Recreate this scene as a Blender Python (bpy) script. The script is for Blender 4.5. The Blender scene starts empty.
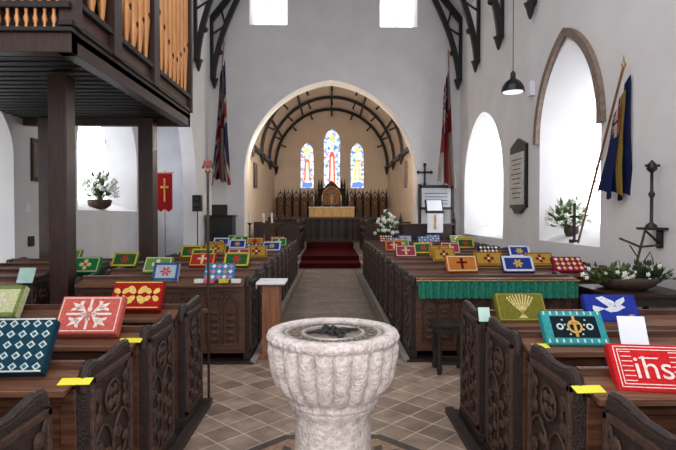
import bpy, bmesh, math, random
from mathutils import Vector, Matrix
from mathutils.geometry import tessellate_polygon
random.seed(7)
pi=math.pi; sin=math.sin; cos=math.cos
EYE=1.65; F=520.0
def kx(px,d): return (px-330)/F*d
def kz(py,d): return EYE-(py-215)/F*d
# ------------------------------------------------------------ materials
def lin(c):
    o=[]
    for x in c:
        x=x/255.0
        o.append(x/12.92 if x<=0.04045 else ((x+0.055)/1.055)**2.4)
    return (*o,1)
MC={}
def newmat(name):
    m=bpy.data.materials.new(name); m.use_nodes=True
    nt=m.node_tree; b=nt.nodes['Principled BSDF']
    return m,nt,b
def N(nt,t,**kw):
    n=nt.nodes.new(t)
    for k,v in kw.items(): setattr(n,k,v)
    return n
def noisy(name,c1,c2,scale=(1,1,1),nscale=5,rough=0.6,bump=0.1,metal=0,detail=6,bscale=None,spec=0.5):
    if name in MC: return MC[name]
    m,nt,b=newmat(name)
    tc=N(nt,'ShaderNodeTexCoord'); mp=N(nt,'ShaderNodeMapping')
    mp.inputs['Scale'].default_value=scale
    nt.links.new(tc.outputs['Object'],mp.inputs['Vector'])
    n=N(nt,'ShaderNodeTexNoise'); n.inputs['Scale'].default_value=nscale; n.inputs['Detail'].default_value=detail
    nt.links.new(mp.outputs[0],n.inputs['Vector'])
    r=N(nt,'ShaderNodeValToRGB'); r.color_ramp.elements[0].color=lin(c1); r.color_ramp.elements[1].color=lin(c2)
    r.color_ramp.elements[0].position=0.3; r.color_ramp.elements[1].position=0.7
    nt.links.new(n.outputs['Fac'],r.inputs['Fac']); nt.links.new(r.outputs['Color'],b.inputs['Base Color'])
    b.inputs['Roughness'].default_value=rough; b.inputs['Metallic'].default_value=metal
    b.inputs['Specular IOR Level'].default_value=spec
    if bump>0:
        n2=N(nt,'ShaderNodeTexNoise'); n2.inputs['Scale'].default_value=bscale or nscale*3; n2.inputs['Detail'].default_value=4
        nt.links.new(mp.outputs[0],n2.inputs['Vector'])
        bp=N(nt,'ShaderNodeBump'); bp.inputs['Strength'].default_value=bump; bp.inputs['Distance'].default_value=0.02
        nt.links.new(n2.outputs['Fac'],bp.inputs['Height']); nt.links.new(bp.outputs[0],b.inputs['Normal'])
    MC[name]=m; return m
def emit(name,c,s):
    if name in MC: return MC[name]
    m,nt,b=newmat(name)
    b.inputs['Base Color'].default_value=lin(c)
    b.inputs['Emission Color'].default_value=lin(c); b.inputs['Emission Strength'].default_value=s
    MC[name]=m; return m
plaster=noisy('plaster_white',(220,217,216),(230,227,225),nscale=1.5,rough=0.9,bump=0.15,bscale=30,spec=0.2)
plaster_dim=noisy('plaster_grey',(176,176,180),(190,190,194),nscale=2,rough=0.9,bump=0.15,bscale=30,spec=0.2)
plaster_warm=noisy('plaster_cream',(225,208,188),(235,220,204),nscale=2,rough=0.9,bump=0.1,bscale=30,spec=0.2)
ceilm=noisy('ceiling_plaster',(196,196,202),(208,208,214),nscale=3,rough=0.9,bump=0.1,spec=0.2)
hood=noisy('buff_stone',(112,94,82),(140,121,108),nscale=12,rough=0.85,bump=0.4)
woodP=noisy('pew_oak',(54,33,24),(98,64,47),scale=(1.2,14,14),nscale=3,rough=0.32,bump=0.2)
woodL=noisy('pew_ledge_oak',(76,50,37),(128,90,68),scale=(1,14,14),nscale=3,rough=0.28,bump=0.15)
woodE=noisy('carved_oak',(20,13,10),(52,33,25),scale=(4,4,2),nscale=8,rough=0.4,bump=0.7,bscale=40)
woodR=noisy('carved_relief',(36,23,17),(82,54,41),scale=(4,4,4),nscale=8,rough=0.36,bump=0.5,bscale=40)
woodV=noisy('post_oak',(34,19,14),(64,39,29),scale=(14,14,1.2),nscale=3,rough=0.4,bump=0.2)
woodD=noisy('dark_beam',(16,11,10),(32,22,18),scale=(3,3,3),nscale=3,rough=0.5,bump=0.2)
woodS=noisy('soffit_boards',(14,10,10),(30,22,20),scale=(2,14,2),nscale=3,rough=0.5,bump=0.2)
woodM=noisy('mid_oak',(110,68,44),(150,98,66),scale=(8,8,1),nscale=3,rough=0.4,bump=0.1)
goldP=noisy('gilt_pipe',(206,140,84),(222,160,104),nscale=3,rough=0.3,bump=0.0,metal=0.35)
gold=noisy('gilding',(190,135,50),(230,185,90),nscale=9,rough=0.35,bump=0.2,metal=0.5)
brass=noisy('brass',(150,110,60),(190,150,90),nscale=9,rough=0.3,bump=0.05,metal=0.8)
iron=noisy('black_iron',(12,12,14),(26,25,27),nscale=9,rough=0.45,bump=0.1)
black=noisy('black_enamel',(10,10,12),(18,18,20),nscale=9,rough=0.3,bump=0)
redcarp=noisy('red_carpet',(48,8,11),(70,13,17),nscale=40,rough=0.95,bump=0.3,spec=0.1)
leafm=noisy('leaf_green',(40,66,30),(96,124,62),nscale=20,rough=0.6,bump=0.1)
leafd=noisy('leaf_dark',(24,42,22),(60,80,42),nscale=20,rough=0.6,bump=0.1)
petal=noisy('petal_white',(228,228,214),(250,250,240),nscale=20,rough=0.7,bump=0)
twig=noisy('twig',(50,36,28),(82,62,48),nscale=20,rough=0.8,bump=0.3)
stone=noisy('floor_edge_stone',(120,112,106),(150,140,132),nscale=6,rough=0.6,bump=0.2)
paper=noisy('paper_white',(228,230,236),(242,243,247),nscale=3,rough=0.8,bump=0)
papery=noisy('paper_yellow',(214,204,40),(230,222,70),nscale=3,rough=0.8,bump=0)
cloth=noisy('white_cloth',(218,218,222),(240,240,244),nscale=5,rough=0.9,bump=0.2)
daylight=emit('daylight_glass',(240,246,255),4.5)
daylight2=emit('daylight_glass_high',(245,250,255),3.0)
def fab(c):
    k='wool_%d_%d_%d'%c
    d=tuple(max(0,int(x*0.84)) for x in c)
    return noisy(k,d,c,nscale=60,rough=0.95,bump=0.35,bscale=220,spec=0.15)
def font_stone():
    m,nt,b=newmat('weathered_font_stone')
    tc=N(nt,'ShaderNodeTexCoord')
    n=N(nt,'ShaderNodeTexNoise'); n.inputs['Scale'].default_value=22; n.inputs['Detail'].default_value=10; n.inputs['Roughness'].default_value=.65
    nt.links.new(tc.outputs['Object'],n.inputs['Vector'])
    r=N(nt,'ShaderNodeValToRGB')
    r.color_ramp.elements[0].position=0.32; r.color_ramp.elements[0].color=lin((184,168,162))
    r.color_ramp.elements[1].position=0.6; r.color_ramp.elements[1].color=lin((230,221,216))
    nt.links.new(n.outputs['Fac'],r.inputs['Fac']); nt.links.new(r.outputs[0],b.inputs['Base Color'])
    v=N(nt,'ShaderNodeTexNoise'); v.inputs['Scale'].default_value=55; v.inputs['Detail'].default_value=8
    nt.links.new(tc.outputs['Object'],v.inputs['Vector'])
    bp=N(nt,'ShaderNodeBump'); bp.inputs['Strength'].default_value=0.9; bp.inputs['Distance'].default_value=0.02
    nt.links.new(v.outputs['Fac'],bp.inputs['Height']); nt.links.new(bp.outputs[0],b.inputs['Normal'])
    b.inputs['Roughness'].default_value=0.95; b.inputs['Specular IOR Level'].default_value=0.1
    return m
fontm=font_stone()
def floor_mat():
    m,nt,b=newmat('stone_tiles')
    tc=N(nt,'ShaderNodeTexCoord')
    def brick(rot,w,h,off,c1,c2,mc,ms):
        mp=N(nt,'ShaderNodeMapping'); mp.inputs['Rotation'].default_value=(0,0,rot)
        nt.links.new(tc.outputs['Object'],mp.inputs['Vector'])
        br=N(nt,'ShaderNodeTexBrick'); br.offset=off; br.squash=1
        br.inputs['Scale'].default_value=1; br.inputs['Brick Width'].default_value=w; br.inputs['Row Height'].default_value=h
        br.inputs['Mortar Size'].default_value=ms; br.inputs['Mortar Smooth'].default_value=0.2; br.inputs['Bias'].default_value=0
        br.inputs['Color1'].default_value=lin(c1); br.inputs['Color2'].default_value=lin(c2); br.inputs['Mortar'].default_value=lin(mc)
        nt.links.new(mp.outputs[0],br.inputs['Vector']); return br
    b1=brick(pi/4,0.23,0.23,0.0,(132,112,98),(172,152,136),(204,190,176),0.006)
    b2=brick(0,0.42,0.3,0.5,(92,86,76),(130,120,106),(76,71,64),0.005)
    sx=N(nt,'ShaderNodeSeparateXYZ'); nt.links.new(tc.outputs['Object'],sx.inputs[0])
    gt=N(nt,'ShaderNodeMath',operation='GREATER_THAN'); gt.inputs[1].default_value=5.9
    nt.links.new(sx.outputs['Y'],gt.inputs[0])
    mx=N(nt,'ShaderNodeMix',data_type='RGBA')
    nt.links.new(gt.outputs[0],mx.inputs['Factor']); nt.links.new(b1.outputs['Color'],mx.inputs['A']); nt.links.new(b2.outputs['Color'],mx.inputs['B'])
    n=N(nt,'ShaderNodeTexNoise'); n.inputs['Scale'].default_value=5; n.inputs['Detail'].default_value=10
    nt.links.new(tc.outputs['Object'],n.inputs['Vector'])
    r=N(nt,'ShaderNodeValToRGB'); r.color_ramp.elements[0].position=0.3; r.color_ramp.elements[0].color=(0.6,0.57,0.54,1); r.color_ramp.elements[1].position=0.7; r.color_ramp.elements[1].color=(1.15,1.12,1.08,1)
    nt.links.new(n.outputs['Fac'],r.inputs['Fac'])
    m2=N(nt,'ShaderNodeMix',data_type='RGBA',blend_type='MULTIPLY'); m2.inputs['Factor'].default_value=1
    nt.links.new(mx.outputs['Result'],m2.inputs['A']); nt.links.new(r.outputs[0],m2.inputs['B'])
    nt.links.new(m2.outputs['Result'],b.inputs['Base Color'])
    b.inputs['Roughness'].default_value=0.42
    bp=N(nt,'ShaderNodeBump'); bp.inputs['Strength'].default_value=0.25; bp.inputs['Distance'].default_value=0.01
    nt.links.new(n.outputs['Fac'],bp.inputs['Height']); nt.links.new(bp.outputs[0],b.inputs['Normal'])
    return m
floorm=floor_mat()
def stained():
    m,nt,b=newmat('stained_glass')
    tc=N(nt,'ShaderNodeTexCoord')
    v=N(nt,'ShaderNodeTexVoronoi'); v.inputs['Scale'].default_value=11
    nt.links.new(tc.outputs['Object'],v.inputs['Vector'])
    s=N(nt,'ShaderNodeSeparateColor'); nt.links.new(v.outputs['Color'],s.inputs[0])
    r=N(nt,'ShaderNodeValToRGB'); r.color_ramp.interpolation='CONSTANT'
    cs=[(0,(90,130,215)),(0.2,(170,200,235)),(0.45,(235,240,245)),(0.72,(225,120,100)),(0.78,(110,165,220)),(0.92,(240,215,140))]
    e=r.color_ramp.elements; e[0].color=lin(cs[0][1]); e[1].position=cs[1][0]; e[1].color=lin(cs[1][1])
    for p,c in cs[2:]:
        x=e.new(p); x.color=lin(c)
    nt.links.new(s.outputs[0],r.inputs['Fac'])
    nt.links.new(r.outputs[0],b.inputs['Emission Color']); b.inputs['Emission Strength'].default_value=1.6
    nt.links.new(r.outputs[0],b.inputs['Base Color'])
    return m
stainm=stained()
# ------------------------------------------------------------ mesh builder
class MB:
    def __init__(s): s.v=[];s.f=[];s.m=[];s.sm=[];s.mats=[];s.M=Matrix.Identity(4)
    def mi(s,mat):
        if mat not in s.mats: s.mats.append(mat)
        return s.mats.index(mat)
    def add(s,vs,fs,mat,smooth=False):
        o=len(s.v); s.v+=[s.M@Vector(p) for p in vs]; i=s.mi(mat)
        for f in fs: s.f.append([o+k for k in f]); s.m.append(i); s.sm.append(smooth)
    def box(s,c,d,mat,R=None):
        hx,hy,hz=d[0]/2,d[1]/2,d[2]/2
        vs=[Vector((x,y,z)) for x in(-hx,hx) for y in(-hy,hy) for z in(-hz,hz)]
        if R is not None: vs=[R@p for p in vs]
        vs=[p+Vector(c) for p in vs]
        s.add(vs,[(0,1,3,2),(4,6,7,5),(0,4,5,1),(2,3,7,6),(0,2,6,4),(1,5,7,3)],mat)
    def bb(s,x0,x1,y0,y1,z0,z1,mat):
        s.box(((x0+x1)/2,(y0+y1)/2,(z0+z1)/2),(abs(x1-x0),abs(y1-y0),abs(z1-z0)),mat)
    def prism(s,poly,fn,t,mat):
        n=len(poly)
        vs=[fn(u,v,0) for u,v in poly]+[fn(u,v,t) for u,v in poly]
        s.add(vs,[list(range(n)),list(range(2*n-1,n-1,-1))]+[(i,(i+1)%n,n+(i+1)%n,n+i) for i in range(n)],mat)
    def lathe(s,prof,c,mat,seg=24,rf=None,smooth=True,cap=True):
        vs=[];n=len(prof)
        for j,(r,z) in enumerate(prof):
            for i in range(seg):
                a=2*pi*i/seg; rr=r*(rf(a,j,z) if rf else 1)
                vs.append((c[0]+rr*cos(a),c[1]+rr*sin(a),c[2]+z))
        fs=[(j*seg+i,j*seg+(i+1)%seg,(j+1)*seg+(i+1)%seg,(j+1)*seg+i) for j in range(n-1) for i in range(seg)]
        s.add(vs,fs,mat,smooth)
        if cap:
            s.add(vs[:seg],[list(range(seg))[::-1]],mat); s.add(vs[-seg:],[list(range(seg))],mat)
    def tube(s,pts,r,mat,seg=6,smooth=True,rad=None,rect=None):
        pts=[Vector(p) for p in pts]; n=len(pts); vs=[]
        yz=max(abs(p.x-pts[0].x) for p in pts)<1e-6
        for i,p in enumerate(pts):
            t=(pts[min(i+1,n-1)]-pts[max(i-1,0)])
            if t.length<1e-9: t=Vector((0,0,1))
            t.normalize()
            up=Vector((0,1,0)) if abs(t.dot(Vector((0,1,0))))<0.9 else Vector((1,0,0))
            if yz and n>2: up=Vector((1,0,0))
            a=t.cross(up).normalized(); b=t.cross(a).normalized()
            rr=rad[i] if rad else r
            if rect:
                for sx,sy in((-1,-1),(1,-1),(1,1),(-1,1)): vs.append(p+a*sx*rect[0]/2+b*sy*rect[1]/2)
            else:
                for k in range(seg):
                    w=2*pi*k/seg; vs.append(p+a*rr*cos(w)+b*rr*sin(w))
        if rect: seg=4
        fs=[(j*seg+i,j*seg+(i+1)%seg,(j+1)*seg+(i+1)%seg,(j+1)*seg+i) for j in range(n-1) for i in range(seg)]
        s.add(vs,fs,mat,smooth and not rect)
        s.add(vs[:seg],[list(range(seg))[::-1]],mat); s.add(vs[-seg:],[list(range(seg))],mat)
    def ball(s,c,r,mat,seg=10,rings=6):
        if not hasattr(r,'__len__'): r=(r,r,r)
        vs=[(c[0],c[1],c[2]-r[2])]
        for j in range(1,rings):
            a=-pi/2+pi*j/rings
            for i in range(seg):
                w=2*pi*i/seg; vs.append((c[0]+r[0]*cos(a)*cos(w),c[1]+r[1]*cos(a)*sin(w),c[2]+r[2]*sin(a)))
        vs.append((c[0],c[1],c[2]+r[2])); L=len(vs)-1
        fs=[(0,1+(i+1)%seg,1+i) for i in range(seg)]
        for j in range(rings-2):
            o=1+j*seg; fs+=[(o+i,o+(i+1)%seg,o+seg+(i+1)%seg,o+seg+i) for i in range(seg)]
        o=1+(rings-2)*seg; fs+=[(o+i,o+(i+1)%seg,L) for i in range(seg)]
        s.add(vs,fs,mat,True)
    def obj(s,name,bevel=0,recalc=True,parent=None):
        me=bpy.data.meshes.new(name); me.from_pydata([tuple(p) for p in s.v],[],s.f)
        for mt in s.mats: me.materials.append(mt)
        for i,p in enumerate(me.polygons): p.material_index=s.m[i]; p.use_smooth=s.sm[i]
        if recalc:
            bm=bmesh.new(); bm.from_mesh(me); bmesh.ops.recalc_face_normals(bm,faces=bm.faces); bm.to_mesh(me); bm.free()
        me.update()
        o=bpy.data.objects.new(name,me); bpy.context.collection.objects.link(o)
        if bevel:
            b=o.modifiers.new('bevel','BEVEL'); b.width=bevel; b.segments=2; b.limit_method='ANGLE'; b.angle_limit=math.radians(50)
        return o
def arch(u0,a,v0,v1,v2,n=14):
    r=v2-v1; p=[(u0-a,v0),(u0+a,v0)]
    R=(a*a+r*r)/(2*a)
    half=[]
    if r>=a:
        amax=math.acos(max(-1,min(1,(R-a)/R)))
        for i in range(n+1):
            t=amax*i/n; half.append((a-R+R*cos(t),R*sin(t)))
    else:
        for i in range(n+1):
            t=pi/2*i/n; half.append((a*cos(t),r*sin(t)))
    p+=[(u0+x,v1+y) for x,y in half]+[(u0-x,v1+y) for x,y in half[::-1][1:]]
    return p
def archline(u0,a,v1,v2,n=12): return arch(u0,a,v1-1,v1,v2,n)[2:]
def wall(name,outer,holes,fn,t,mat,rmat=None):
    m=MB(); loops=[[Vector((u,v,0)) for u,v in outer]]+[[Vector((u,v,0)) for u,v in h[0]] for h in holes]
    loopb=[loops[0]]+[[Vector((u,v,0)) for u,v in h[1]] for h in holes]
    fr=[p for l in loops for p in l]; bk=[p for l in loopb for p in l]
    tf=tessellate_polygon(loops); tb=tessellate_polygon(loopb)
    m.add([fn(p.x,p.y,0) for p in fr],[list(x) for x in tf],mat)
    m.add([fn(p.x,p.y,t) for p in bk],[list(x) for x in tb],mat)
    for k,(a,b) in enumerate(zip(loops,loopb)):
        n=len(a)
        m.add([fn(p.x,p.y,0) for p in a]+[fn(p.x,p.y,t) for p in b],[(i,(i+1)%n,n+(i+1)%n,n+i) for i in range(n)],(rmat or mat) if k else mat)
    o=m.obj(name,recalc=False)
    bm=bmesh.new(); bm.from_mesh(o.data); bmesh.ops.remove_doubles(bm,verts=bm.verts,dist=1e-5); bmesh.ops.recalc_face_normals(bm,faces=bm.faces); bm.to_mesh(o.data); bm.free()
    return o
# ------------------------------------------------------------ room shell
XL=-3.6; XR=4.0; D=16.0; XT=-5.2; RX=0.2
m=MB(); m.bb(-5.9,5.0,-1.5,16.0,-0.2,0,floorm); m.obj('floor')
WH=7.6; AP=12.4
g=[(XL-0.4,-0.2),(XR+0.4,-0.2),(XR+0.4,WH-0.3),(RX,AP+0.2),(XL-0.4,WH-0.3)]
CA=arch(0.02,2.65,0.0,2.85,5.78,20)
w1=arch(-1.87,0.58,7.45,8.4,8.95,6); w2=arch(2.1,0.58,7.4,8.4,8.95,6)
wall('wall_chancel_arch',g,[(CA,CA),(w1,arch(-1.87,0.5,7.6,8.35,8.85,6)),(w2,arch(2.1,0.5,7.55,8.35,8.85,6))],lambda u,v,w:(u,D+w,v),0.7,plaster)
def leaded(name,loop,fn,mat,du,dv,lead=iron,wd=0.02,off=0.03):
    m=MB()
    m.prism(loop,lambda u,v,w:fn(u,v,w),0.02,mat)
    us=[p[0] for p in loop]; vs=[p[1] for p in loop]
    u=min(us)+du
    vmax=max(vs)
    while u<max(us)-0.02:
        m.tube([fn(u,min(vs),-off/2),fn(u,vmax-0.2*abs(u-(min(us)+max(us))/2)*2-0.08,-off/2)],wd,lead,4); u+=du
    v=min(vs)+dv
    while v<vmax-0.35:
        m.tube([fn(min(us)+.01,v,-off/2),fn(max(us)-.01,v,-off/2)],wd*0.8,lead,4); v+=dv
    return m.obj(name)
leaded('window_1',arch(-1.87,0.5,7.6,8.35,8.85,6),lambda u,v,w:(u,D+0.6+w,v),daylight2,0.5,0.3,stone,0.012)
leaded('window_2',arch(2.1,0.5,7.55,8.35,8.85,6),lambda u,v,w:(u,D+0.6+w,v),daylight2,0.5,0.3,stone,0.012)
A1=arch(13.7,1.72,1.1,2.5,4.35,14); B1=arch(13.75,1.45,1.4,2.6,4.15,14)
A2=arch(8.76,1.12,1.17,3.05,4.6,14); B2=arch(8.95,0.72,1.5,3.0,4.15,14)
wall('wall_right',[(-1.5,-0.2),(16,-0.2),(16,WH),(-1.5,WH)],[(A1,B1),(A2,B2)],lambda u,v,w:(XR+w,u,v),0.85,plaster)
leaded('window_3',B1,lambda u,v,w:(XR+0.8+w,u,v),daylight,0.7,0.4,iron,0.008)
leaded('window_4',B2,lambda u,v,w:(XR+0.8+w,u,v),daylight,0.36,0.25,iron,0.006)
m=MB(); m.tube([(XR-0.03,u,v) for u,v in archline(8.76,1.2,3.0,4.74,14)],0,hood,rect=(0.13,0.1)); m.obj('trim_hood_mould')
TA=[(-0.2,0.0),(14.05,0.0),(14.05,2.6),(13.95,3.2),(13.7,3.8),(13.3,4.4),(12.8,4.9),(12.2,5.25),(-0.2,5.25)]
wall('wall_left',[(-1.5,-0.2),(16,-0.2),(16,WH),(-1.5,WH)],[(TA,TA)],lambda u,v,w:(XL-w,u,v),0.35,plaster)
L1=arch(12.45,1.65,1.75,3.0,4.6); L1b=arch(12.5,1.25,2.0,3.0,4.3)
L2=arch(7.85,0.8,0.0,2.6,3.5); L2b=arch(7.85,0.62,0.0,2.5,3.3)
wall('wall_transept_side',[(-1.5,-0.2),(14.6,-0.2),(14.6,5.4),(-1.5,5.4)],[(L1,L1b),(L2,L2b)],lambda u,v,w:(XT-w,u,v),0.7,plaster)
leaded('window_5',L1b,lambda u,v,w:(XT-0.65-w,u,v),daylight,0.6,0.4,iron,0.008)
leaded('door_1',L2b,lambda u,v,w:(XT-0.65-w,u,v),emit('door_glass',(240,244,250),2.0),2.45,2.4,iron,0.01)
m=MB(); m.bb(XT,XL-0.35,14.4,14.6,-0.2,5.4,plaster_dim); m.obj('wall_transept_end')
m=MB(); m.bb(XT-0.3,XL-0.35,9.1,14.6,5.4,5.5,ceilm); m.obj('ceiling_transept')
m=MB(); y0,y1=7.0,16.0
for xe in (XL-0.05,XR+0.05):
    m.add([(xe,y0,WH-0.05),(xe,y1,WH-0.05),(RX,y1,AP),(RX,y0,AP),(xe,y0,WH+0.1),(xe,y1,WH+0.1),(RX,y1,AP+0.15),(RX,y0,AP+0.15)],
      [(0,1,2,3),(4,5,6,7),(0,1,5,4),(1,2,6,5),(2,3,7,6),(3,0,4,7)],ceilm)
m.obj('ceiling_nave')
def truss(y):
    m=MB()
    for s,xw in((1,XL),(-1,XR)):
        m.bb(xw,xw+s*0.09,y-0.05,y+0.05,5.75,WH,woodD)
        m.lathe([(0.02,-0.3),(0.06,-0.2),(0.09,-0.08),(0.13,0)],(xw+s*0.12,y,5.75),woodD,8)
        pts=[]
        for i in range(13):
            t=i/12; P0=Vector((xw+s*0.08,y,5.75));P1=Vector((xw+s*0.22,y,7.5));P2=Vector((xw+s*1.75,y,9.65))
            pts.append(P0*(1-t)**2+P1*2*t*(1-t)+P2*t*t)
        m.tube(pts,0,woodD,rect=(0.14,0.12))
        m.tube([(xw,y,WH-0.12),(RX,y,AP-0.15)],0,woodD,rect=(0.16,0.12))
        m.tube([(xw,y,7.05),(xw+s*0.45,y,7.35),(xw+s*0.32,y,7.9)],0.035,woodD,6)
        m.ball((xw+s*0.3,y,6.55),0.08,woodD)
    m.bb(XL+1.7,XR-1.7,y-0.06,y+0.06,9.6,9.8,woodD)
    m.obj('roof_truss')
for y in (15.8,13.9,12.0,10.1,8.1): truss(y)
m=MB(); m.box((XR-0.05,10.2,kz(90,10.3)),(0.1,0.14,0.28),paper); m.tube([(XR-0.02,10.2,kz(90,10.3)+0.1),(XR-0.02,10.2,5.6)],0.01,paper); m.obj('wall_speaker',0.01)
# ------------------------------------------------------------ chancel
CW=2.85; D2=26.0; cx=0.08
m=MB(); m.bb(cx+CW,cx+CW+0.3,16.7,26,-0.2,4.1,plaster_warm); m.obj('wall_chancel_right')
m=MB(); m.bb(cx-CW-0.3,cx-CW,16.7,26,-0.2,4.1,plaster_warm); m.obj('wall_chancel_left')
LA=arch(-1.22+cx,0.32,3.0,4.7,5.25,8); LB=arch(cx+0.02,0.4,2.75,5.3,5.95,8); LC=arch(1.28+cx,0.32,3.0,4.7,5.25,8)
wall('wall_east',[(cx-CW-0.3,-0.2),(cx+CW+0.3,-0.2),(cx+CW+0.3,7.3),(cx-CW-0.3,7.3)],[(LA,LA),(LB,LB),(LC,LC)],lambda u,v,w:(u,D2+w,v),0.4,plaster_warm)
def eglow(c,s=1.6): return emit('glass_%d_%d_%d'%c,c,s)
k=6
for L,u0,zb,zt,rb in((LA,-1.22+cx,3.0,5.2,(215,110,80)),(LB,cx+0.02,2.75,5.9,(230,80,60)),(LC,1.28+cx,3.0,5.2,(225,190,90))):
    m=MB(); m.prism(L,lambda u,v,w:(u,D2+0.1+w,v),0.03,stainm)
    H=zt-zb; yy=D2+0.09; f=lambda u,v,w:(u0+u,yy-w,zb+v)
    m.prism([(-.17,.35),(.17,.35),(.13,H*.6),(.06,H*.66),(-.06,H*.66),(-.13,H*.6)],f,0.01,eglow(rb))
    m.prism([(-.08,.35),(.09,.35),(.05,H*.58),(-.04,H*.58)],lambda u,v,w:f(u,v,w+.012),0.01,eglow((245,225,190)))
    m.ball((u0,yy-0.02,zb+H*.72),(0.09,0.02,0.12),eglow((240,200,150)))
    m.prism([(-.25,.03),(.25,.03),(.25,.28),(-.25,.28)],f,0.01,eglow((90,120,200)))
    m.prism([(-.2,H*.83),(.2,H*.83),(0,H*.95)],f,0.01,eglow((235,200,110)))
    for t in range(1,int(H/0.45)+1):
        m.tube([(u0-.38,yy-.03,zb+t*.45),(u0+.38,yy-.03,zb+t*.45)],0.01,iron,4)
    m.obj('window_%d'%k); k+=1
m=MB(); n=24; vs=[];V0,V1=4.05,6.95
def ell(t,dr=0): return (cx+(CW-dr)*cos(t),V0+(V1-V0-dr)*sin(t))
for y in (16.7,26.0):
    for dr in (0,-0.15):
        for i in range(n+1):
            x,z=ell(pi*i/n,dr); vs.append((x,y,z))
q=n+1; fs=[]
for i in range(n):
    fs+=[(i,i+1,2*q+i+1,2*q+i),(q+i,q+i+1,3*q+i+1,3*q+i)]
m.add(vs,fs,plaster_warm,True); m.obj('ceiling_chancel_vault',recalc=False)
m=MB()
for y in (18.0,20.6,23.2,25.8):
    m.tube([(ell(pi*i/n,0.08)[0],y,ell(pi*i/n,0.08)[1]) for i in range(n+1)],0,woodD,rect=(0.12,0.1))
    for i in (3,6,9,12,15,18,21):
        x,z=ell(pi*i/n,0.12); x2,z2=ell(pi*i/n,0.36)
        m.tube([(x,y,z),(x2,y,z2)],0.035,woodD,6); m.ball((x2,y,z2),0.05,woodD)
    for s in(-1,1): m.lathe([(0.03,-0.4),(0.08,-0.2),(0.11,0)],(cx+s*(CW-0.12),y,V0),woodD,8)
for i in (4,8,12,16,20):
    x,z=ell(pi*i/n,0.06); m.tube([(x,16.75,z),(x,25.95,z)],0,woodD,rect=(0.07,0.07))
m.bb(cx-CW,cx-CW+0.12,16.72,25.95,V0-0.08,V0+0.08,woodD); m.bb(cx+CW-0.12,cx+CW,16.72,25.95,V0-0.08,V0+0.08,woodD)
m.obj('chancel_roof_ribs')
m=MB()
steps=[(16.0,0.15),(17.0,0.3),(21.0,0.5),(22.2,0.7),(22.7,0.85),(23.2,1.0)]
for i,(y,z) in enumerate(steps):
    ye=steps[i+1][0] if i+1<len(steps) else 26.0
    m.bb(cx-2.83 if i else cx-2.6,cx+2.83 if i else cx+2.6,y,ye,-0.2,z,stone)
m.obj('floor_chancel')
m=MB()
for i,(y,z) in enumerate(steps):
    ye=steps[i+1][0] if i+1<len(steps) else 24.0
    m.bb(-0.95,0.95,y-0.015,ye,z,z+0.015,redcarp)
    zp=steps[i-1][1] if i else 0
    m.bb(-0.95,0.95,y-0.02,y-0.002,zp+0.015,z+0.015,redcarp)
m.obj('red_carpet_runner')
m=MB(); ay=24.3; az=1.0
m.bb(-1.0+cx,1.0+cx,ay,ay+0.8,az,az+0.98,fab((92,18,20)))
m.bb(-1.08+cx,1.08+cx,ay-0.05,ay+0.85,az+0.98,az+1.04,cloth)
m.bb(-1.06+cx,1.06+cx,ay-0.035,ay,az+0.56,az+0.98,noisy('frontal_cream',(216,170,100),(244,214,160),nscale=14,rough=0.6,bump=0.2))
for s in(-.84,-.42,0,.42,.84): m.bb(cx+s-.015,cx+s+.015,ay-.045,ay-.03,az+.58,az+.96,gold)
m.bb(-1.06+cx,1.06+cx,ay-.045,ay-.03,az+.54,az+.58,gold)
for s in(-0.5,0.5): m.bb(cx+s-0.04,cx+s+0.04,ay-0.02,ay,az+0.02,az+0.56,gold)
m.obj('altar',0.01)
m=MB(); ry=25.55; ng=noisy('niche_gilt',(60,36,20),(130,86,46),nscale=20,rough=0.5,bump=0.5)
m.bb(cx-2.75,cx+2.75,ry,ry+0.3,1.0,2.3,woodE)
for i in range(14):
    x=cx-2.5+i*0.385
    if abs(x-cx)<0.55: continue
    m.prism(arch(x,0.13,1.5,2.35,2.6,6),lambda u,v,w:(u,ry-0.02-w,v),0.03,ng)
    m.tube([(u,ry-0.07,v) for u,v in archline(x,0.17,2.35,2.78,6)],0.025,woodR,6)
    m.lathe([(0.035,1.0),(0.03,2.45),(0.05,2.5),(0.03,2.6),(0.045,2.65),(0.0,3.0)],(x+0.19,ry-0.03,0),woodD,6)
    m.lathe([(0,2.72),(.03,2.76),(0,2.9)],(x,ry-.05,0),woodD,6)
    m.ball((x,ry-0.08,1.95),(0.05,0.05,0.22),woodM); m.ball((x,ry-0.08,2.22),0.045,gold)
m.bb(cx-2.75,cx+2.75,ry,ry+0.25,2.3,2.5,woodE)
m.prism([(-.62,1.0),(.62,1.0),(.62,2.85),(.35,3.0),(0,3.35),(-.35,3.0),(-.62,2.85)],lambda u,v,w:(cx+u,ry-0.12+w,v),0.4,woodD)
m.prism(arch(cx,0.4,2.15,2.55,2.95,8),lambda u,v,w:(u,ry-0.14-w,v),0.02,woodM)
m.tube([(u,ry-.17,v) for u,v in archline(cx,.44,2.55,3.02,8)],.035,gold,6)
for s in(-.24,0,.24): m.ball((cx+s,ry-0.2,2.42),(0.07,0.04,0.25),noisy('niche_fig',(150,90,40),(210,150,80),nscale=20,bump=0.3)); m.ball((cx+s,ry-0.2,2.74),0.05,gold)
for s in(-.62,-.5,.5,.62): m.lathe([(0.06,1.0),(0.05,2.8),(0.08,2.85),(0.04,3.0),(0.06,3.05),(0,3.45)],(cx+s,ry-0.12,0),woodD,6)
m.obj('reredos')
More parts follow.
